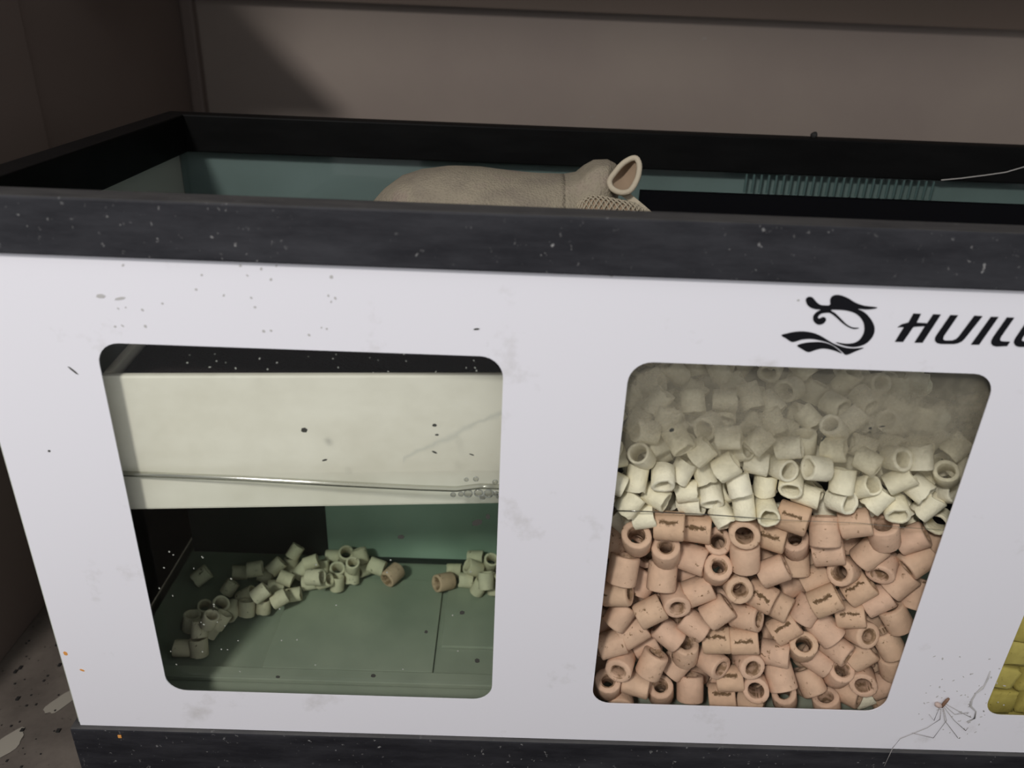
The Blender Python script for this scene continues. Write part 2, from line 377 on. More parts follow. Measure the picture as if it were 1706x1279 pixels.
# dirt on the film and the panes
def flakes(name, spots, m, parent, y):
    bm = bmesh.new()
    for px, py, sx, sz, a in spots:
        p = hitY(px, py, y); c, s = math.cos(a), math.sin(a); sx *= .5*.00029; sz *= .5*.00029
        q = []
        for ux, uz in ((-1, -.5), (-.4, -1), (.6, -.9), (1, .2), (.3, 1), (-.7, .7)):
            x, z = ux*sx, uz*sz; q.append((p[0]+x*c-z*s, p[2]+x*s+z*c))
        f0 = [bm.verts.new((x, y-.00012, z)) for x, z in q]; f1 = [bm.verts.new((x, y, z)) for x, z in q]
        bm.faces.new(f0)
        for i in range(6): bm.faces.new((f0[i], f0[(i+1) % 6], f1[(i+1) % 6], f1[i]))
    o = obj(name, bm, m); o.parent = parent; o['kind'] = 'stuff'
    if parent is fg: o.matrix_parent_inverse = Matrix.Identity(4)
    return o
R_ = random.Random(3)
sp = [(122, 617, 20, 3, -.8), (82, 751, 5, 4, 0), (794, 548, 10, 3, .1), (168, 493, 13, 6, 0), (200, 497, 16, 4, .2), (552, 461, 5, 5, 0), (1019, 459, 5, 4, 0), (1330, 500, 4, 3, 0)]
flakes('dirt_specks', [(x, y, a*.9, b*.9, t) for x, y, a, b, t in sp[:3]], M['speck'], film, -.0006)
flakes('grey_specks', sp[3:] + [(R_.uniform(180, 560), R_.uniform(440, 560), R_.uniform(2, 5), R_.uniform(2, 4), R_.uniform(0, 3)) for _ in range(26)]
       + [(R_.gauss(1600, 38), R_.gauss(1165, 32), R_.uniform(2, 6), R_.uniform(1.5, 3), R_.uniform(0, 3)) for _ in range(60)], M['grey_speck'], film, -.0006)
flakes('orange_flakes', [(109, 1088, 7, 9, .4), (137, 1116, 9, 4, -.5)], M['orange'], film, -.0006)
gs = [(507, 716, 10, 8, 0), (541, 766, 9, 3, .3), (724, 708, 7, 5, 0), (728, 724, 6, 3, 0), (724, 753, 9, 3, -.5), (786, 757, 8, 2, -.4), (668, 894, 11, 8, 0), (795, 870, 18, 11, .4), (813, 860, 7, 10, .2), (770, 1020, 9, 8, .3), (795, 1100, 9, 10, .4), (622, 1125, 9, 8, 0), (463, 1127, 8, 6, 0), (710, 1052, 6, 7, 0), (1372, 730, 3, 11, -.4), (1450, 713, 5, 4, 0), (1470, 710, 9, 2, .2), (1119, 716, 8, 6, .4)]
flakes('glass_specks', gs, M['speck'], fg, -.00005)
gl = [(R_.uniform(240, 420), R_.uniform(900, 1140), R_.uniform(2, 4.5), R_.uniform(1.5, 3), R_.uniform(0, 3)) for _ in range(26)] + \
     [(R_.uniform(300, 830), R_.uniform(588, 622), R_.uniform(1.5, 4), R_.uniform(1, 2.5), R_.uniform(0, 3)) for _ in range(26)] + \
     [(R_.uniform(440, 800), R_.uniform(930, 1140), 3, 3, 0) for _ in range(12)]
M['mineral'] = mat('pale_mineral_specks', (.30, .31, .27), .6)
flakes('mineral_specks', gl, M['mineral'], fg, -.00005)

# condensation inside the pane of the ring chamber
m = bpy.data.materials.new('condensation'); m.use_nodes = True; m.node_tree.nodes.clear(); nb = NB(m)
out = nb.n('ShaderNodeOutputMaterial'); tr = nb.n('ShaderNodeBsdfTransparent'); df = nb.n('ShaderNodeBsdfDiffuse'); tl = nb.n('ShaderNodeBsdfTranslucent')
df.inputs[0].default_value = (.24, .215, .165, 1); tl.inputs[0].default_value = (.26, .235, .18, 1)
ad = nb.n('ShaderNodeAddShader'); mx = nb.n('ShaderNodeMixShader')
nb.l(df.outputs[0], ad.inputs[0]); nb.l(tl.outputs[0], ad.inputs[1])
tc = nb.n('ShaderNodeTexCoord'); sx = nb.n('ShaderNodeSeparateXYZ'); nb.l(tc.outputs['Object'], sx.inputs[0])
zz = nb.math('ADD', sx.outputs[2], nb.math('MULTIPLY', nb.math('SUBTRACT', nb.noise(tc.outputs['Object'], 30, 4), .5), .03))
zz = nb.math('ADD', zz, nb.math('MULTIPLY', nb.math('SUBTRACT', sx.outputs[0], .337), .05))
g = nb.ramp(nb.math('MULTIPLY_ADD', zz, 12.5, -1.75), [(.20, K0), (.40, (.28,)*3), (.60, (.55,)*3), (.78, (.58,)*3), (.92, (.28,)*3)])
dr = nb.ramp(nb.noise(tc.outputs['Object'], 260, 4, .7), [(.40, (.62,)*3), (.70, W1)])
big = nb.ramp(nb.noise(tc.outputs['Object'], 22, 4, .6), [(.33, (.70,)*3), (.62, (1.35,)*3)])
nb.l(nb.math('MULTIPLY', nb.math('MULTIPLY', g, dr), big, clamp=True), mx.inputs[0])
nb.l(tr.outputs[0], mx.inputs[1]); nb.l(ad.outputs[0], mx.inputs[2]); nb.l(mx.outputs[0], out.inputs[0])
o = box('condensation', (.2445, .00502, .138), (.4315, .00515, .2285), m); o.parent = fg; o['label'] = 'greyish fog of condensation on the pane'

# panel, seal, and shade and reflection stand-ins inside the left chamber
pbox('back_panel', (.0985, .140, 0), (.2360, .144, .120), M['baffle'])
pbox('shade_panel', (.0065, .142, 0), (.0975, .146, .120), M['shade_panel'])  # added sheet, darkened in place of the shadow on the chamber's back
seal = pbox('seal_strip', (.0985, .1365, 0), (.2360, .1398, .0022), M['shade_panel'])
pbox('reflection_plate', (.0820, .040, .0001), (.1780, .118, .0016), M['base'], bev=.0004)  # thin slabs whose edges stand in for reflected lines on the floor
pbox('reflection_plate', (.1815, .060, .0001), (.2355, .128, .0020), M['base'], bev=.0004)
pbox('reflection_plate', (.0100, .030, .0001), (.2355, .0385, .0030), M['base'], bev=.0006)  # strip in place of the reflected band along the floor's front
# black baffle with a comb along its upper edge in the ring chambers
pbox('black_baffle', (.292, .1935, 0), (.6640, .1985, .2432), M['black'])
comb_m = mat('grey_comb_teeth', (.062, .100, .094), .6, .05)
for i in range(26):
    x = .362+i*.0048; h = .2528
    pbox('comb_tooth', (x, .2195, .2395), (x+.0012, .2202, h-.0018), comb_m)

# ------------------------------------------------------------------ water
def water(name, lo, hi, label):
    return tag(box(name, lo, hi, M['water']), label, 'water', None, 'stuff')
water('tank_water', (.0052, .0052, .0), (.2362, .2222, .1478), 'clear greenish water half filling the chamber behind the left window')
wA = [hitY(px, py, .0062) for px, py in ((180, 791), (224, 793), (400, 800), (560, 809), (700, 816), (760, 818), (800, 813), (850, 815))]
tag(tube('waterline', [(.0065, .0062, .1490)]+[tuple(p) for p in wA]+[(.2355, .0062, .1470)], .00035, M['meniscus'], seg=5), 'thin dark waterline meniscus along the left pane', 'waterline')
M['men2'] = glass_mat('meniscus_glint', (.86, .86, .82), .12, .08)
tag(tube('waterline_film', [(p[0], .0056, p[2]+.0016) for p in wA], .0012, M['men2'], seg=8), 'glossy wet band just above the left waterline', 'waterline')
wB = [hitY(px, py, .0058) for px, py in ((1010, 850), (1080, 852), (1180, 857), (1300, 866), (1430, 871), (1500, 878), (1590, 884))]
tag(tube('waterline', [tuple(p) for p in wB], .0003, M['men2'], seg=5), 'fine waterline crossing the ring heap in the middle window', 'waterline')
bub = [(755, 823, 4), (768, 822, 4), (780, 821, 6.5), (797, 820, 6.5), (804, 827, 4.5), (814, 821, 7), (826, 821, 4), (832, 825, 5), (793, 797, 4), (777, 798, 3.2), (825, 802, 4)]
BORD = ['leftmost', 'second from left', 'third from left', 'fourth from left', 'fifth from left', 'sixth from left', 'seventh from left', 'rightmost']
for i, (px, py, r) in enumerate(bub):
    bm = bmesh.new(); p = hitY(px, py, .0070); r *= .00029
    add_tube(bm, [(p[0]+r*math.cos(t*math.tau/14), .0066, p[2]+r*math.sin(t*math.tau/14)) for t in range(14)], r*.16, 5, True)
    o = obj('bubble_rim', bm, M['bubble'], None, True)
    e = o; bm = bmesh.new(); bmesh.ops.create_uvsphere(bm, u_segments=12, v_segments=8, radius=r*.95)
    for v_ in bm.verts: v_.co = Vector((v_.co.x+p[0], v_.co.y*.35+.0066, v_.co.z+p[2]))
    b_ = obj('bubble_skin', bm, M['men2'], None, True)
    root = empty('bubble', (0, 0, 0)); o.parent = root; b_.parent = root
    blab = ('air bubble in the row under the left waterline, %s' % BORD[i]) if i < 8 else ('air bubble just above the left waterline, %s of three' % ('middle', 'leftmost', 'rightmost')[i-8])
    tag(root, blab, 'bubble', 'air bubbles at the waterline')

# ------------------------------------------------------------------ cream tray, sponge, bag
ang = math.radians(5.0)
tray = tag(empty('cream_tray', tuple(hitY(212, 846, .0080)*np.array([1, 1, 0]) + np.array([0, 0, .1290])), ang), 'cream plastic tray hung across the left chamber behind the pane', 'tray')
tw, tdp, th, tt = .183, .118, .0678, .0035
def tbox(name, lo, hi, m, bev=.0012): return box(name, lo, hi, m, tray, bev)
tbox('front_wall', (0, 0, 0), (tw, tt, th), M['tray'])
tbox('back_wall', (0, tdp-tt, 0), (tw, tdp, th), M['tray'])
tbox('end_wall', (0, tt, 0), (tt, tdp-tt, th), M['tray'])
tbox('end_wall', (tw-tt, tt, 0), (tw, tdp-tt, th), M['tray'])
tbox('bottom', (tt, tt, 0), (tw-tt, tdp-tt, tt), M['tray'], 0)
T0 = tray.location
bm = bmesh.new(); add_box(bm, (tt+.001, tt+.0008, tt+.0005), (tw-tt-.001, tdp-tt-.0008, th-.003), .003)
sponge = obj('filter_sponge', bm, M['sponge']); sponge.location = T0; sponge.rotation_euler = (0, 0, ang)
tag(sponge, 'dark filter sponge packed inside the cream tray', 'sponge')

BY = .100
bag = tag(empty('filter_bag', (.20, BY, .185)), 'beige mesh filter media bag with tied neck resting behind the front rail', 'bag')
def bagp(o): o.parent = bag; o.matrix_parent_inverse = Matrix.Translation((-.20, -BY, -.185)); return o
def bpx(px, py, Y=BY): return hitY(px, py, Y)
# (px of section, py of crest, half depth, bottom z)
secs = [(612, 352, .004, .214), (622, 336, .012, .208), (640, 317, .022, .200), (668, 296, .031, .196), (700, 285, .036, .1955), (745, 281, .039, .195), (800, 281, .040, .195),
        (860, 287, .039, .196), (905, 292, .036, .202), (940, 293, .031, .212), (962, 288, .025, .218), (976, 276, .023, .222), (992, 267, .022, .226), (1012, 266, .019, .232), (1024, 272, .013, .238), (1030, 284, .006, .246)]
SEG = 36
def loft(bm, rows):
    rings = [[bm.verts.new(p) for p in r] for r in rows]
    for A, B in zip(rings, rings[1:]):
        for k in range(len(A)): bm.faces.new((A[k], A[(k+1) % len(A)], B[(k+1) % len(A)], B[k]))
    bm.faces.new(rings[0][::-1]); bm.faces.new(rings[-1])
fine = []
for i in range(len(secs)-1):
    for j in range(4):
        t = j/4; fine.append(tuple(a*(1-t)+b*t for a, b in zip(secs[i], secs[i+1])))
fine.append(secs[-1])
rows = []
for i, (px, py, hd, zb) in enumerate(fine):
    top = bpx(px, py, BY); x = top[0]; zt_ = top[2]; zc = (zt_+zb)/2; hz = (zt_-zb)/2
    pleat = .07*min(1, max(0, (px-925)/40))
    r = []
    for k in range(SEG):
        a = k*math.tau/SEG; c, s = math.cos(a), math.sin(a)
        e = 1 + pleat*math.sin(9*a+px*.01)
        n_ = mnoise.noise(Vector((x*45, c*1.7+s, s*1.3)))*.0016*min(1, hd/.02)
        r.append((x+pleat*.01*math.sin(5*a), BY + math.copysign(abs(c)**.85, c)*(hd*e+n_), zc + math.copysign(abs(s)**.9, s)*(hz*(1 if s > 0 else e)+n_)))
    rows.append(r)
cut = 4*9
bm = bmesh.new(); loft(bm, rows[:cut+1]); bagp(obj('bag_body', bm, M['bag'], None, True))
bm = bmesh.new(); loft(bm, rows[cut:]); bagp(obj('bag_neck', bm, M['bag'], None, True))['label'] = 'gathered cloth neck'
# folded ear of tape at the mouth
def ear_pt(px, py, d=0): return hitY(px, py, BY-.016+d)
rim = [(1016, 300), (1024, 288), (1036, 274), (1050, 265), (1060, 264), (1065, 274), (1064, 290), (1058, 306), (1049, 318), (1036, 321), (1024, 317), (1017, 310)]
rim = smooth_loop(rim, 3)
rim3 = [ear_pt(px, py, .006*math.sin(i/len(rim)*math.tau)) for i, (px, py) in enumerate(rim)]
bagp(tube('tape_loop', rim3, .0014, M['tape'], None, 7, True))
bm = bmesh.new(); cen = np.mean(rim3, axis=0)
rws = [[tuple(cen+(p-cen)*sc + np.array([0, .010*(1-sc**2), -.001*(1-sc)])) for p in rim3] for sc in (1.0, .8, .55, .3, .1)]
vr = [[bm.verts.new(p) for p in r] for r in rws]
for A, B in zip(vr, vr[1:]):
    for k in range(len(A)): bm.faces.new((A[k], A[(k+1) % len(A)], B[(k+1) % len(A)], B[k]))
bm.faces.new(vr[-1]); bagp(obj('ear_lining', bm, M['tape_in'], None, True))
# outer shell of the ear joins the neck
bm = bmesh.new(); root_ = ear_pt(1012, 300, .018)
rws = [[tuple(p*(1-t)+(np.array(root_)+(p-cen)*.55)*t + np.array([0, .004*math.sin(t*3.14), 0])) for p in rim3] for t in (0, .3, .6, 1)]
vr = [[bm.verts.new(p) for p in r] for r in rws]
for A, B in zip(vr, vr[1:]):
    for k in range(len(A)): bm.faces.new((A[k], A[(k+1) % len(A)], B[(k+1) % len(A)], B[k]))
bagp(obj('ear_back', bm, M['bag'], None, True))
def ribbon(name, pts, wdt, thk, m):
    bm = bmesh.new(); rings = []
    for i, (px, py, d) in enumerate(pts):
        p = Vector(ear_pt(px, py, d)); a = pts[max(i-1, 0)]; b = pts[min(i+1, len(pts)-1)]
        t = Vector(ear_pt(*b))-Vector(ear_pt(*a)); t.normalize(); nrm = Vector((0, 1, 0)); s = t.cross(nrm).normalized()
        rings.append([bm.verts.new(p+s*wdt*u+nrm*thk*v_) for u, v_ in ((-1, -1), (1, -1), (1, 1), (-1, 1))])
    for A, B in zip(rings, rings[1:]):
        for k in range(4): bm.faces.new((A[k], A[(k+1) % 4], B[(k+1) % 4], B[k]))
    bm.faces.new(rings[0][::-1]); bm.faces.new(rings[-1])
    return bagp(obj(name, bm, m, None, False))
ribbon('tie_tape', [(1040, 322, -.001), (1050, 330, -.002), (1062, 340, -.003), (1074, 350, -.003), (1090, 364, -.001), (1098, 385, .004)], .0016, .0005, M['tape'])
bm = bmesh.new()
rows2 = []
SK = .021
for px, py, hw, zb in ((962, 340, .003, .232), (972, 330, .008, .225), (988, 325, .011, .222), (1005, 327, .012, .222), (1022, 331, .012, .222), (1042, 335, .012, .222), (1058, 339, .009, .224), (1070, 347, .003, .230)):
    p = hitY(px, py, BY-SK); zc = (p[2]+zb)/2; hz = (p[2]-zb)/2
    rows2.append([(p[0], BY-SK+hw*math.cos(k*math.tau/20)*(1+.12*math.sin(k*1.9)), zc+hz*math.sin(k*math.tau/20)) for k in range(20)])
loft(bm, [[(x, BY-SK+(y-BY+SK)*.90, z-.0008) for x, y, z in q] for q in rows2]); sk = bagp(obj('net_skirt', bm, M['tape_in'], None, True))
bm = bmesh.new(); fine2 = []
for A, B in zip(rows2, rows2[1:]):
    for j in range(2): fine2.append([tuple(np.array(p)*(1-j/2)+np.array(q)*(j/2)) for p, q in zip(A, B)])
fine2.append(rows2[-1])
vr = [[bm.verts.new(p) for p in q] for q in fine2]; old = {v_ for q in vr for v_ in q}
for i, (A, B) in enumerate(zip(vr, vr[1:])):
    for k in range(20):
        bm.faces.new((A[k], A[(k+1) % 20], B[(k+1) % 20], B[k]))
bmesh.ops.poke(bm, faces=bm.faces[:])
for e in [e for e in bm.edges if all(v_ in old for v_ in e.verts)]:
    if len(e.link_faces) == 2: bmesh.ops.dissolve_edges(bm, edges=[e], use_verts=False)
bmesh.ops.recalc_face_normals(bm, faces=bm.faces)
bmesh.ops.wireframe(bm, faces=bm.faces[:], thickness=.0011, use_even_offset=False, use_replace=True)
bagp(obj('netting', bm, M['net'], None, True))['label'] = 'open cream netting over the tied end'

# ------------------------------------------------------------------ ceramic rings
def ring_mesh(name, ro, ri, h, m, seed, seg=16, rag=0.0):
    r_ = random.Random(seed); c = (ro-ri)*.28
    prof = [(ri, -h+c), (ri+.3*c, -h+.3*c), (ri+c, -h), (ro-c, -h), (ro-.3*c, -h+.3*c), (ro, -h+c), (ro, 0), (ro, h-c), (ro-.3*c, h-.3*c), (ro-c, h), (ri+c, h), (ri+.3*c, h-.3*c), (ri, h-c)]
    bm = bmesh.new(); rows = []
    ph = r_.uniform(0, 6); el = r_.uniform(.0, .05)
    for k in range(seg):
        a = k*math.tau/seg; q = 1+el*math.cos(2*a+ph)+.012*r_.uniform(-1, 1)
        hz = [1-rag*max(0, r_.gauss(0, 1))*(1 if r_.random() < .6 else .2)-rag*.6*(1+math.sin(2*a+ph)) for _ in range(2)]
        rows.append([bm.verts.new((r*q*math.cos(a), r*q*math.sin(a), z*(hz[0] if z > 0 else hz[1]))) for r, z in prof])
    n = len(prof)
    for k in range(seg):
        A, B = rows[k], rows[(k+1) % seg]
        for i in range(n): bm.faces.new((A[i], A[(i+1) % n], B[(i+1) % n], B[i]))
    bmesh.ops.recalc_face_normals(bm, faces=bm.faces)
    me = bpy.data.meshes.new(name); bm.to_mesh(me); bm.free(); me.materials.append(m)
    for p in me.polygons: p.use_smooth = True
    return me
PR, PH, WR, WH, SR, SH = .0069, .0070, .0053, .0058, .0047, .0050
ME = {'pink': [ring_mesh('pink_ring', PR*s, PR*s*q, PH*s, M['pink'], i) for i, (s, q) in enumerate(((1, .55), (.97, .50), (1.02, .58), (.99, .46)))],
      'crack': [ring_mesh('pink_ring_cracked', PR, PR*.52, PH, M['pink_crack'], 9)],
      'white': [ring_mesh('white_ring', WR*s, WR*s*q, WH*s2, M['white_ring'], 20+i, rag=g) for i, (s, q, s2, g) in enumerate(((1, .74, 1, .05), (1.05, .70, .95, .08), (.95, .76, 1.1, .06), (1.0, .66, 1.0, .10)))],
      'silt': [ring_mesh('silt_ring', SR*s, SR*s*.70, SH*s, M['silt_ring'], 40+i, rag=.05) for i, s in enumerate((1, 1.08, .94))],
      'siltpink': [ring_mesh('silt_pink_ring', SR*1.2, SR*.66, SH*1.2, M['pink'], 50)]}
DIM = {'pink': (PR, PH), 'crack': (PR, PH), 'white': (WR, WH), 'silt': (SR, SH), 'siltpink': (SR*1.2, SH*1.2)}
_a = np.linspace(0, 2*np.pi, 12, endpoint=False)
UNIT = np.concatenate([np.stack([np.cos(_a)*r, np.sin(_a)*r, np.full(12, z)], 1) for r, z in ((1, -1), (1, 1), (1, 0), (1, .5), (1, -.5), (.55, 1), (.55, -1))])
placed = []           # dicts: c, R, r, h
def frame_for(c, ang, tilt, roll=0):
    v = (c-CAM)/np.linalg.norm(c-CAM); a, t = math.radians(ang), math.radians(tilt)
    r = RT-v*(RT@v); r /= np.linalg.norm(r); u = np.cross(r, v)
    ax = -v*math.cos(t) + (r*math.cos(a)+u*math.sin(a))*math.sin(t)
    x = -v-ax*(-v@ax)
    if np.linalg.norm(x) < 1e-3: x = u-ax*(u@ax)
    x /= np.linalg.norm(x); y = np.cross(ax, x)
    x2 = x*math.cos(roll)+y*math.sin(roll); y2 = np.cross(ax, x2)
    return np.stack([x2, y2, ax], 1)
def collide(c, R, r, h, tol=.90):
    if not placed: return False
    C = np.array([p['c'] for p in placed]); d = np.linalg.norm(C-c, axis=1)
    pts = None
    for i in np.nonzero(d < .024)[0]:
        p = placed[i]
        lim = math.hypot(r, h)+math.hypot(p['r'], p['h'])
        if d[i] > lim: continue
        if d[i] < .8*min(r, h, p['r'], p['h'])*1.6: return True
        if pts is None: pts = (UNIT*np.array([r, r, h]))@R.T + c
        q = (pts-p['c'])@p['R']
        if np.any((np.hypot(q[:, 0], q[:, 1]) < p['r']*tol) & (np.abs(q[:, 2]) < p['h']*tol)): return True
        pp = (UNIT*np.array([p['r'], p['r'], p['h']]))@p['R'].T + p['c']
        q = (pp-c)@R
        if np.any((np.hypot(q[:, 0], q[:, 1]) < r*tol) & (np.abs(q[:, 2]) < h*tol)): return True
    return False
def ext(R, r, h, k):      # half extent along world axis k
    a = abs(R[k, 2]); return a*h + math.sqrt(max(0, 1-a*a))*r
def put(px, py, ang, tilt, kind, maxd=.03, tol=.88, roll=None, box_=None, ymin=.0054, force=False, start=0.0):
    r, h = DIM[kind]; d = ray(px, py)
    R = frame_for(CAM+d*.4, ang, tilt, (rng.uniform(0, 6.28) if kind != 'crack' else rng.uniform(-.25, .25)) if roll is None else roll)
    s = (ymin+ext(R, r, h, 1)-CAM[1])/d[1]; s0 = s; s += start
    while s-s0 < maxd:
        c = CAM+d*s
        if box_:
            (x0, x1), (z0, z1), yb = box_
            if c[0]-ext(R, r, h, 0) < x0 or c[0]+ext(R, r, h, 0) > x1 or c[2]-ext(R, r, h, 2) < z0 or c[2] > z1 or c[1]+ext(R, r, h, 1) > yb: return None
        if not collide(c, R, r, h, tol):
            placed.append(dict(c=c, R=R, r=r, h=h, kind=kind, tilt=tilt, px=px, py=py)); return placed[-1]
        s += .0007
    if force:
        return put(px, py, ang, tilt, kind, .03, .66, roll, box_, ymin)
    return None
z3 = lambda u, v: (970+u/3.762, 850+v/3.762)
z4 = lambda u, v: (1260+u/3.762, 850+v/3.762)
z1 = lambda u, v: (980+u/4.2625, 590+v/4.2625)
z2 = lambda u, v: (1300+u/4.2625, 590+v/4.2625)
P3 = [(545,95,-5,88,1),(715,110,-8,88,1),(340,180,90,18,0),(525,258,90,22,0),(690,300,-20,80,0),(850,205,90,10,0),(1015,130,270,18,0),(1020,290,88,58,0),(1185,160,-18,85,1),(1335,205,90,22,0),
 (255,370,78,75,0),(845,370,60,14,0),(1330,320,88,80,0),(1195,380,20,82,0),(500,410,82,80,0),(970,475,300,20,0),(730,500,20,86,0),(580,555,285,42,0),(1120,535,-30,86,1),(1220,590,-30,86,0),
 (425,635,25,86,0),(235,655,50,80,0),(315,755,30,85,0),(845,635,33,82,0),(1025,665,-12,68,0),(700,715,145,80,0),(1265,735,30,85,1),(540,770,140,76,0),(185,835,15,86,0),(840,810,0,88,1),(1015,815,0,88,1),
 (645,880,80,34,0),(1210,895,-12,86,0),(435,960,62,64,0),(590,955,45,80,0),(240,960,250,38,0),(810,945,-38,60,0),(1040,945,300,36,0),(1240,1040,100,82,0),(160,1090,90,18,0),(340,1080,-15,86,0),
 (925,1050,2,88,1),(1085,1095,270,24,0),(490,1130,90,20,0),(675,1110,85,72,0),(1265,1165,90,20,0),(880,1165,0,86,1),(1055,1200,-20,85,0),(240,1195,270,38,0),
 (380,440,60,70,0),(1290,470,200,60,0),(215,515,0,70,0),(1140,750,200,42,0),(400,835,20,80,0),(420,1190,0,80,0),(200,200,60,80,0),(140,700,60,80,0),(690,1230,80,60,0),(400,290,70,60,0),(650,400,0,80,0)]
P4 = [(230,45,-20,86,1),(430,130,88,84,0),(620,80,8,86,0),(800,145,92,38,0),(975,175,20,80,0),(450,255,4,86,0),(710,265,40,76,0),(1010,310,215,76,0),(550,380,200,20,0),(375,430,25,86,0),(640,490,30,80,1),
 (900,450,38,82,0),(430,565,22,84,1),(755,560,25,86,0),(310,620,55,80,0),(590,650,0,86,1),(875,670,112,55,0),(430,740,128,74,0),(650,760,330,40,0),(290,855,60,14,0),(505,865,-40,80,0),(830,830,112,66,0),
 (655,900,30,76,0),(380,930,145,76,0),(515,1020,40,24,0),(660,1050,275,34,0),(335,1070,110,80,0),(570,1130,-28,76,0),(790,1090,20,80,0),(790,345,250,48,0),(1000,520,70,80,0),(850,965,90,42,0),(700,1225,0,80,0),(440,1215,90,35,0),(1110,190,60,70,0),(720,690,90,50,0)]
Q1 = [(380,725,135,22),(470,650,200,60),(640,610,300,72),(510,700,20,82),(345,880,80,82),(530,870,268,58),(665,830,60,80),(800,690,40,82),(820,830,105,86),(700,970,5,86),(870,990,275,66),(980,800,30,80),
 (1050,690,15,56),(1200,770,-12,84),(1370,810,-20,42),(1070,930,100,86),(1105,1080,95,85),(1255,920,80,68),(1440,910,262,46),(955,1145,300,80),(1265,1110,285,40),(290,1060,50,82),(480,1010,-30,76),(395,1150,8,84),
 (240,1190,140,80),(960,990,30,50),(730,1065,0,70),(1000,590,0,80),(1150,575,90,22)]
Q2 = [(260,810,175,52),(190,1000,-20,82),(300,1085,110,80),(440,900,80,82),(430,1040,-20,52),(590,940,15,46),(620,760,-32,86),(690,1030,45,82),(820,1090,280,52),(850,890,25,82),(820,740,-10,36),(990,730,92,82),
 (980,950,-45,86),(1050,1075,40,80),(1180,850,90,16),(1180,980,0,46),(380,680,0,80),(1000,840,100,80),(1290,800,60,80),(1270,960,80,70)]
BX2 = ((.2412, .4348), (.0003, .22), .192)
seq = []
for u, v_, a, t, k in P3: seq.append((*z3(u, v_), a, t, 'crack' if k else 'pink'))
for u, v_, a, t, k in P4: seq.append((*z4(u, v_), a, t, 'crack' if k else 'pink'))
for u, v_, a, t in Q1: seq.append((*z1(u, v_), a, t, 'white'))
for u, v_, a, t in Q2: seq.append((*z2(u, v_), a, t, 'white'))
order = seq[:49] + seq[60:89] + seq[96:96+27] + seq[96+29:] + seq[49:60] + seq[89:96] + seq[96+27:96+29]
for px, py, a, t, k in order:
    put(px, py, a, t, k, maxd=.009, tol=.76, box_=BX2, force=True)
# a few white chips under the pink ones
for px, py in ((1355, 1165), (1380, 1155), (1437, 1160)): put(px, py, 20, 85, 'white', .03, .8, box_=BX2, ymin=.008)
nfront = len(placed)
def bound(px): return 862 + (px-1000)*.035
# second and third layers that close the gaps
tries = 0
while tries < 2200 and sum(p['kind'] in ('pink', 'crack') for p in placed) < 285:
    tries += 1
    px, py = rng.uniform(955, 1640), rng.uniform(850, 1215)
    if py < bound(px)+8: continue
    put(px, py, rng.uniform(0, 360), rng.choice((20, 45, 75, 85)), 'pink', .045, .82, box_=BX2, start=rng.choice((0, .008, .014, .020)))
tries = 0
while tries < 700:
    tries += 1
    px, py = rng.uniform(990, 1640), rng.uniform(735, 890)
    if py > bound(px)-2: continue
    put(px, py, rng.uniform(0, 360), rng.choice((25, 50, 80, 88)), 'white', .024, .84, box_=((.2412, .4348), (.0003, .176), .19), start=rng.choice((0, .006, .010, .014)))
# level top of the heap running back from the pane
def put_top(px, py, ang, tilt, kind, zc):
    r, h = DIM[kind]; d = ray(px, py); s = (zc-CAM[2])/d[2]
    R = frame_for(CAM+d*s, ang, tilt, rng.uniform(0, 6.28))
    for k in range(16):
        c = CAM+d*(s-k*.0012)
        if c[1]-ext(R, r, h, 1) < .0056 or c[1]+ext(R, r, h, 1) > .192: return None
        if c[0]-ext(R, r, h, 0) < .2412 or c[0]+ext(R, r, h, 0) > .4348: return None
        if not collide(c, R, r, h, .84):
            placed.append(dict(c=c, R=R, r=r, h=h, kind=kind, tilt=tilt, px=px, py=py)); return placed[-1]
    return None
tries = 0
while tries < 1500 and sum(p['kind'] == 'white' for p in placed) < 296:
    tries += 1
    px, py = rng.uniform(1000, 1700), rng.uniform(585, 770)
    y_ = hitZ(px, py, .160)[1]
    put_top(px, py, rng.uniform(0, 360), rng.choice((30, 60, 80, 88)), 'white', .160 + .022*min(1, max(0, y_-.02)/.10) - .028*max(0, (px-1450)/250)*max(0, (y_-.05)/.1))
# loose rings on the floor of the left chamber
B2 = [(140,840,100,66),(240,710,60,80),(145,705,95,80),(85,650,90,50),(220,640,70,40),(185,555,100,24),(290,540,60,28),(385,570,240,50),(500,550,92,70),(625,535,90,66),(745,480,30,80),(720,400,0,85),(600,440,40,80),
 (370,400,60,80),(450,285,0,85),(640,310,-20,82),(720,240,45,80),(830,230,90,75),(790,330,-20,82),(970,360,10,84),(1080,350,20,50),(1175,365,92,66),(1175,280,90,30),(1065,245,92,80),(980,210,20,80),(1140,165,0,85),
 (1240,155,90,20),(1350,160,110,80),(1290,235,90,30),(1285,310,92,76),(1380,260,200,60),(1470,240,-20,82),(850,450,10,80),(860,130,60,80),(500,460,30,60),(300,640,60,70),(560,260,10,80),(920,270,50,70),(1010,320,0,60),(20,850,0,80),(160,310,40,80)]
B3 = [(1170,740,-5,84),(1270,560,160,60),(1450,740,92,80),(1350,830,60,60),(1520,480,80,24),(1300,420,0,80),(1580,820,90,80),(1480,610,20,80),(1700,700,30,80),(1720,520,80,50),(1000,600,0,80)]
fl = [(300+u/4.489, 890+v_/4.489, a, t, 'silt') for u, v_, a, t in B2] + [(300+1590/4.489, 890+300/4.489, 222, 58, 'siltpink'), (640+850/8.53, 880+760/8.53, 192, 56, 'siltpink')] + \
     [(640+u/8.53, 880+v_/8.53, a, t, 'silt') for u, v_, a, t in B3]
fl.sort(key=lambda q: -q[1])
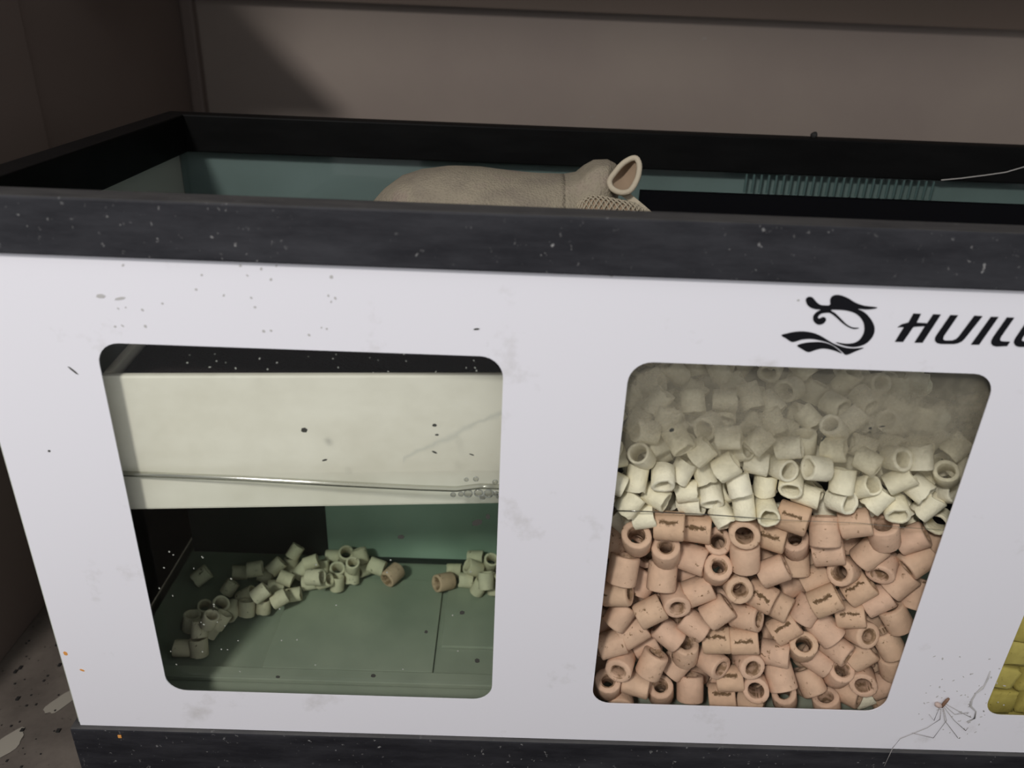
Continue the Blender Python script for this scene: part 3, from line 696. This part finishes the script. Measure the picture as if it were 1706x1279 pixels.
for px, py, a, t, k in fl:
    r, h = DIM[k]; d = ray(px, py); R = frame_for(CAM+d*.5, a, t, rng.uniform(0, 6.28))
    s = (ext(R, r, h, 2)+.0018-CAM[2])/d[2]
    s = min(s, (.1360-ext(R, r, h, 1)-CAM[1])/d[1])
    for i in range(40):
        c = CAM+d*(s-i*.0008)
        if not collide(c, R, r, h, .80): break
    placed.append(dict(c=c, R=R, r=r, h=h, kind=k, tilt=t, px=px, py=py))

from mathutils.bvhtree import BVHTree
vv, ff, own = [], [], []
for i, p in enumerate(placed):
    k = p['kind']; p['me'] = ME[k][i % len(ME[k])]; b0 = len(vv); R, c = p['R'], p['c']
    co = np.empty(len(p['me'].vertices)*3); p['me'].vertices.foreach_get('co', co); w_ = co.reshape(-1, 3)@R.T+c; p['w'] = w_
    vv.extend(map(tuple, w_))
    for pl in p['me'].polygons: ff.append([b0+j for j in pl.vertices]); own.append(i)
bvh = BVHTree.FromPolygons(vv, ff); seen = set()
for off in ((0, 0, 0), (.13, 0, 0), (-.13, 0, 0), (0, .05, .12)):
    e_ = Vector(CAM)+Vector(off)
    for i, p in enumerate(placed):
        if i in seen: continue
        for q in p['w'][::3]:
            d = Vector(q)-e_; L_ = d.length; h_ = bvh.ray_cast(e_, d/L_, L_*1.001)
            if h_[2] is not None and own[h_[2]] == i: seen.add(i); break
front_ids = set(range(nfront))
fr_ = [i in front_ids for i in range(len(placed)) if i in seen]
placed = [p for i, p in enumerate(placed) if i in seen]
def zone(px):
    return 'far left' if px < 1090 else 'left of centre' if px < 1220 else 'centre' if px < 1330 else 'right of centre' if px < 1450 else 'far right'
labs = []
for i, p in enumerate(placed):
    k = p['kind']; px, py = to_px(p['c']); front = fr_[i]
    view = 'end-on' if p['tilt'] < 48 else 'tipped up' if p['tilt'] < 72 else 'sideways'
    if k in ('pink', 'crack'):
        row = 'topmost pink row' if py < 925 else 'upper pink rows' if py < 990 else 'middle pink rows' if py < 1060 else 'lower pink rows' if py < 1125 else 'bottom pink row'
        what = 'pink ring with lengthwise dark crack' if k == 'crack' else 'pink ring lying %s' % view if front else 'pink ring set back in gaps'
        lab = '%s, %s, %s' % (what, row, zone(px)); grp = 'pink rings in the middle window'
    elif k == 'white':
        if py > 1100: lab = 'white ring peeping out below the pink rings'
        elif front: lab = 'white ring lying %s at the pane, %s, %s' % (view, 'upper tier' if py < 765 else 'middle tier' if py < 815 else 'lowest tier', zone(px))
        elif py < 665: lab = 'white ring at heap back behind fog, %s' % zone(px)
        elif py < 740: lab = 'white ring on heap behind fogged glass, %s' % zone(px)
        else: lab = 'white ring set back in white layer, %s' % zone(px)
        grp = 'white rings in the middle window'
    else:
        side = 'right-hand pile' if px > 700 else 'lit middle pile' if px > 490 else 'shaded left pile'
        part_ = ('front' if py > 1020 else 'middle' if py > 975 else 'rear') if px < 490 else ('near side' if py > 960 else 'far side')
        lab = ('larger pinkish ring, %s on chamber floor' % side) if k == 'siltpink' else 'small silty ring lying %s, %s of %s' % (view, part_, side)
        grp = 'loose rings on the chamber floor'
    labs.append([lab, grp, px])
ORD = ['leftmost', 'second from left', 'third from left', 'fourth from left', 'fifth from left', 'sixth from left', 'seventh from left', 'eighth from left', 'ninth from left', 'tenth from left', 'eleventh from left', 'twelfth from left']
byl = {}
for i, (lab, grp, px) in enumerate(labs): byl.setdefault(lab, []).append((px, i))
for lab, ls in byl.items():
    if 1 < len(ls) <= 12:
        for n_, (px, i) in enumerate(sorted(ls)):
            labs[i][0] = lab + ', ' + ('rightmost' if n_ == len(ls)-1 else ORD[n_])
for i, p in enumerate(placed):
    k = p['kind']; me = p['me']
    o = bpy.data.objects.new({'pink': 'pink_ceramic_ring', 'crack': 'pink_ceramic_ring', 'white': 'white_ceramic_ring'}.get(k, 'silty_ceramic_ring'), me); col.objects.link(o)
    R, c = p['R'], p['c']
    o.matrix_world = Matrix(((*R[0], c[0]), (*R[1], c[1]), (*R[2], c[2]), (0, 0, 0, 1)))
    tag(o, labs[i][0], 'ceramic ring', labs[i][1])
print('rings', len(placed), 'front', nfront, {k: sum(p['kind'] == k for p in placed) for k in ME})

# ------------------------------------------------------------------ yellow-green blocks behind the right window
def block_mesh(seed):
    bm = bmesh.new(); add_box(bm, (-.0088, -.0078, -.0078), (.0088, .0078, .0078), .0022)
    bmesh.ops.triangulate(bm, faces=[f for f in bm.faces if len(f.verts) > 4])
    r_ = random.Random(seed)
    for v_ in bm.verts: v_.co *= 1+r_.uniform(-.09, .07)
    me = bpy.data.meshes.new('yellow_block'); bmesh.ops.recalc_face_normals(bm, faces=bm.faces); bm.to_mesh(me); bm.free(); me.materials.append(M['yellow'])
    for p in me.polygons: p.use_smooth = True
    return me
BMs = [block_mesh(i) for i in range(4)]
for row in range(5):
    for c_ in range(7):
        for dep in range(2):
            o = bpy.data.objects.new('media_block', BMs[(row+c_*3+dep) % 4]); col.objects.link(o)
            o.location = (.4505+c_*.0192+(.0, .007, .003, .009, .001)[row]+rng.uniform(-.0012, .0012), .0148+dep*.0178+rng.uniform(0, .0006), .0082+row*.0166)
            o.rotation_euler = (rng.uniform(-.10, .10), rng.uniform(-.16, .16), rng.uniform(-.14, .14)); o.scale = (rng.uniform(.86, 1.03), rng.uniform(.92, 1.0), rng.uniform(.90, 1.02))
            colm = ('first', 'second', 'third', 'fourth', 'fifth', 'sixth', 'seventh')[c_] + ' column from divider'
            tag(o, 'yellow-green ceramic block %s, %s row, %s' % (('front layer', 'second layer')[dep], ('bottom', 'second', 'third', 'fourth', 'top')[row], colm), 'media block', 'yellow-green blocks in the right window')

# ------------------------------------------------------------------ small things
ins = tag(empty('crane_fly', tuple(hitY(1570, 1172, -.001))), 'dead long-legged fly stuck to the white film near the lower right', 'insect')
def insp(o): o.parent = ins; o.matrix_parent_inverse = Matrix.Translation(-ins.location); return o
def ip(px, py, y=-.0016): return tuple(hitY(px, py, y))
insp(tube('thorax', [ip(1569, 1178), ip(1572, 1173), ip(1577, 1167), ip(1581, 1163)], [.0005, .0008, .0008, .0005], M['insect'], None, 8))
insp(tube('abdomen', [ip(1559, 1171), ip(1561, 1173), ip(1565, 1175), ip(1569, 1177)], [.0005, .0014, .0014, .0005], M['insect_pale'], None, 8))
for lp in ([(1574, 1175), (1591, 1190), (1614, 1187)], [(1573, 1178), (1590, 1200), (1609, 1217), (1613, 1212)], [(1572, 1180), (1577, 1200), (1555, 1229), (1520, 1221)], [(1571, 1181), (1574, 1200), (1596, 1229)],
           [(1568, 1180), (1566, 1198), (1545, 1212), (1500, 1230), (1487, 1246), (1473, 1276)], [(1565, 1179), (1556, 1200), (1548, 1190)], [(1575, 1172), (1600, 1186), (1618, 1195)]):
    insp(tube('leg', [ip(x, y, -.0012 if y < 1240 else -.0036) for x, y in lp], .00016, M['leg'], None, 5))
dl = [(1650, 1118), (1646, 1130), (1640, 1142), (1636, 1146), (1626, 1155), (1619, 1166), (1617, 1176), (1626, 1185), (1624, 1196), (1612, 1203)]
tag(tube('dirt_strand', [ip(x, y, -.0010) for x, y in dl], [.0002, .0004, .0003, .0007, .0003, .0004, .0006, .0003, .0004, .0007], M['grey_speck'], None, 6), 'dirty cobweb strand beside the dead fly on the white film', 'cobweb')
tag(tube('hair_strand', [tuple(hitY(x, y, .2180)) for x, y in ((1568, 300), (1600, 297), (1640, 292), (1675, 287), (1706, 278), (1740, 264))], .00035, M['thread'], None, 5), 'pale stray hair stuck to the rear black rail at the right', 'hair')
p = hitZ(1350, 227, ZT)
bm = bmesh.new(); bmesh.ops.create_icosphere(bm, subdivisions=2, radius=.0022)
for v_ in bm.verts: v_.co *= 1+.25*mnoise.noise(v_.co*900)
o = obj('dirt_lump', bm, M['crumb'], None, True); o.location = (p[0], .2255, ZT+.0016); tag(o, 'small black lump of dirt on top of the rear rail', 'dirt')
p = hitY(200, 1226, -.003)
bm = bmesh.new(); add_box(bm, (-.0010, -.0004, -.0010), (.0009, .0001, .0011), .0003)
o = obj('food_flake', bm, M['orange']); o.location = (p[0], -.0031, p[2]); tag(o, 'tiny orange food flake stuck to the lower black rail', 'flake')
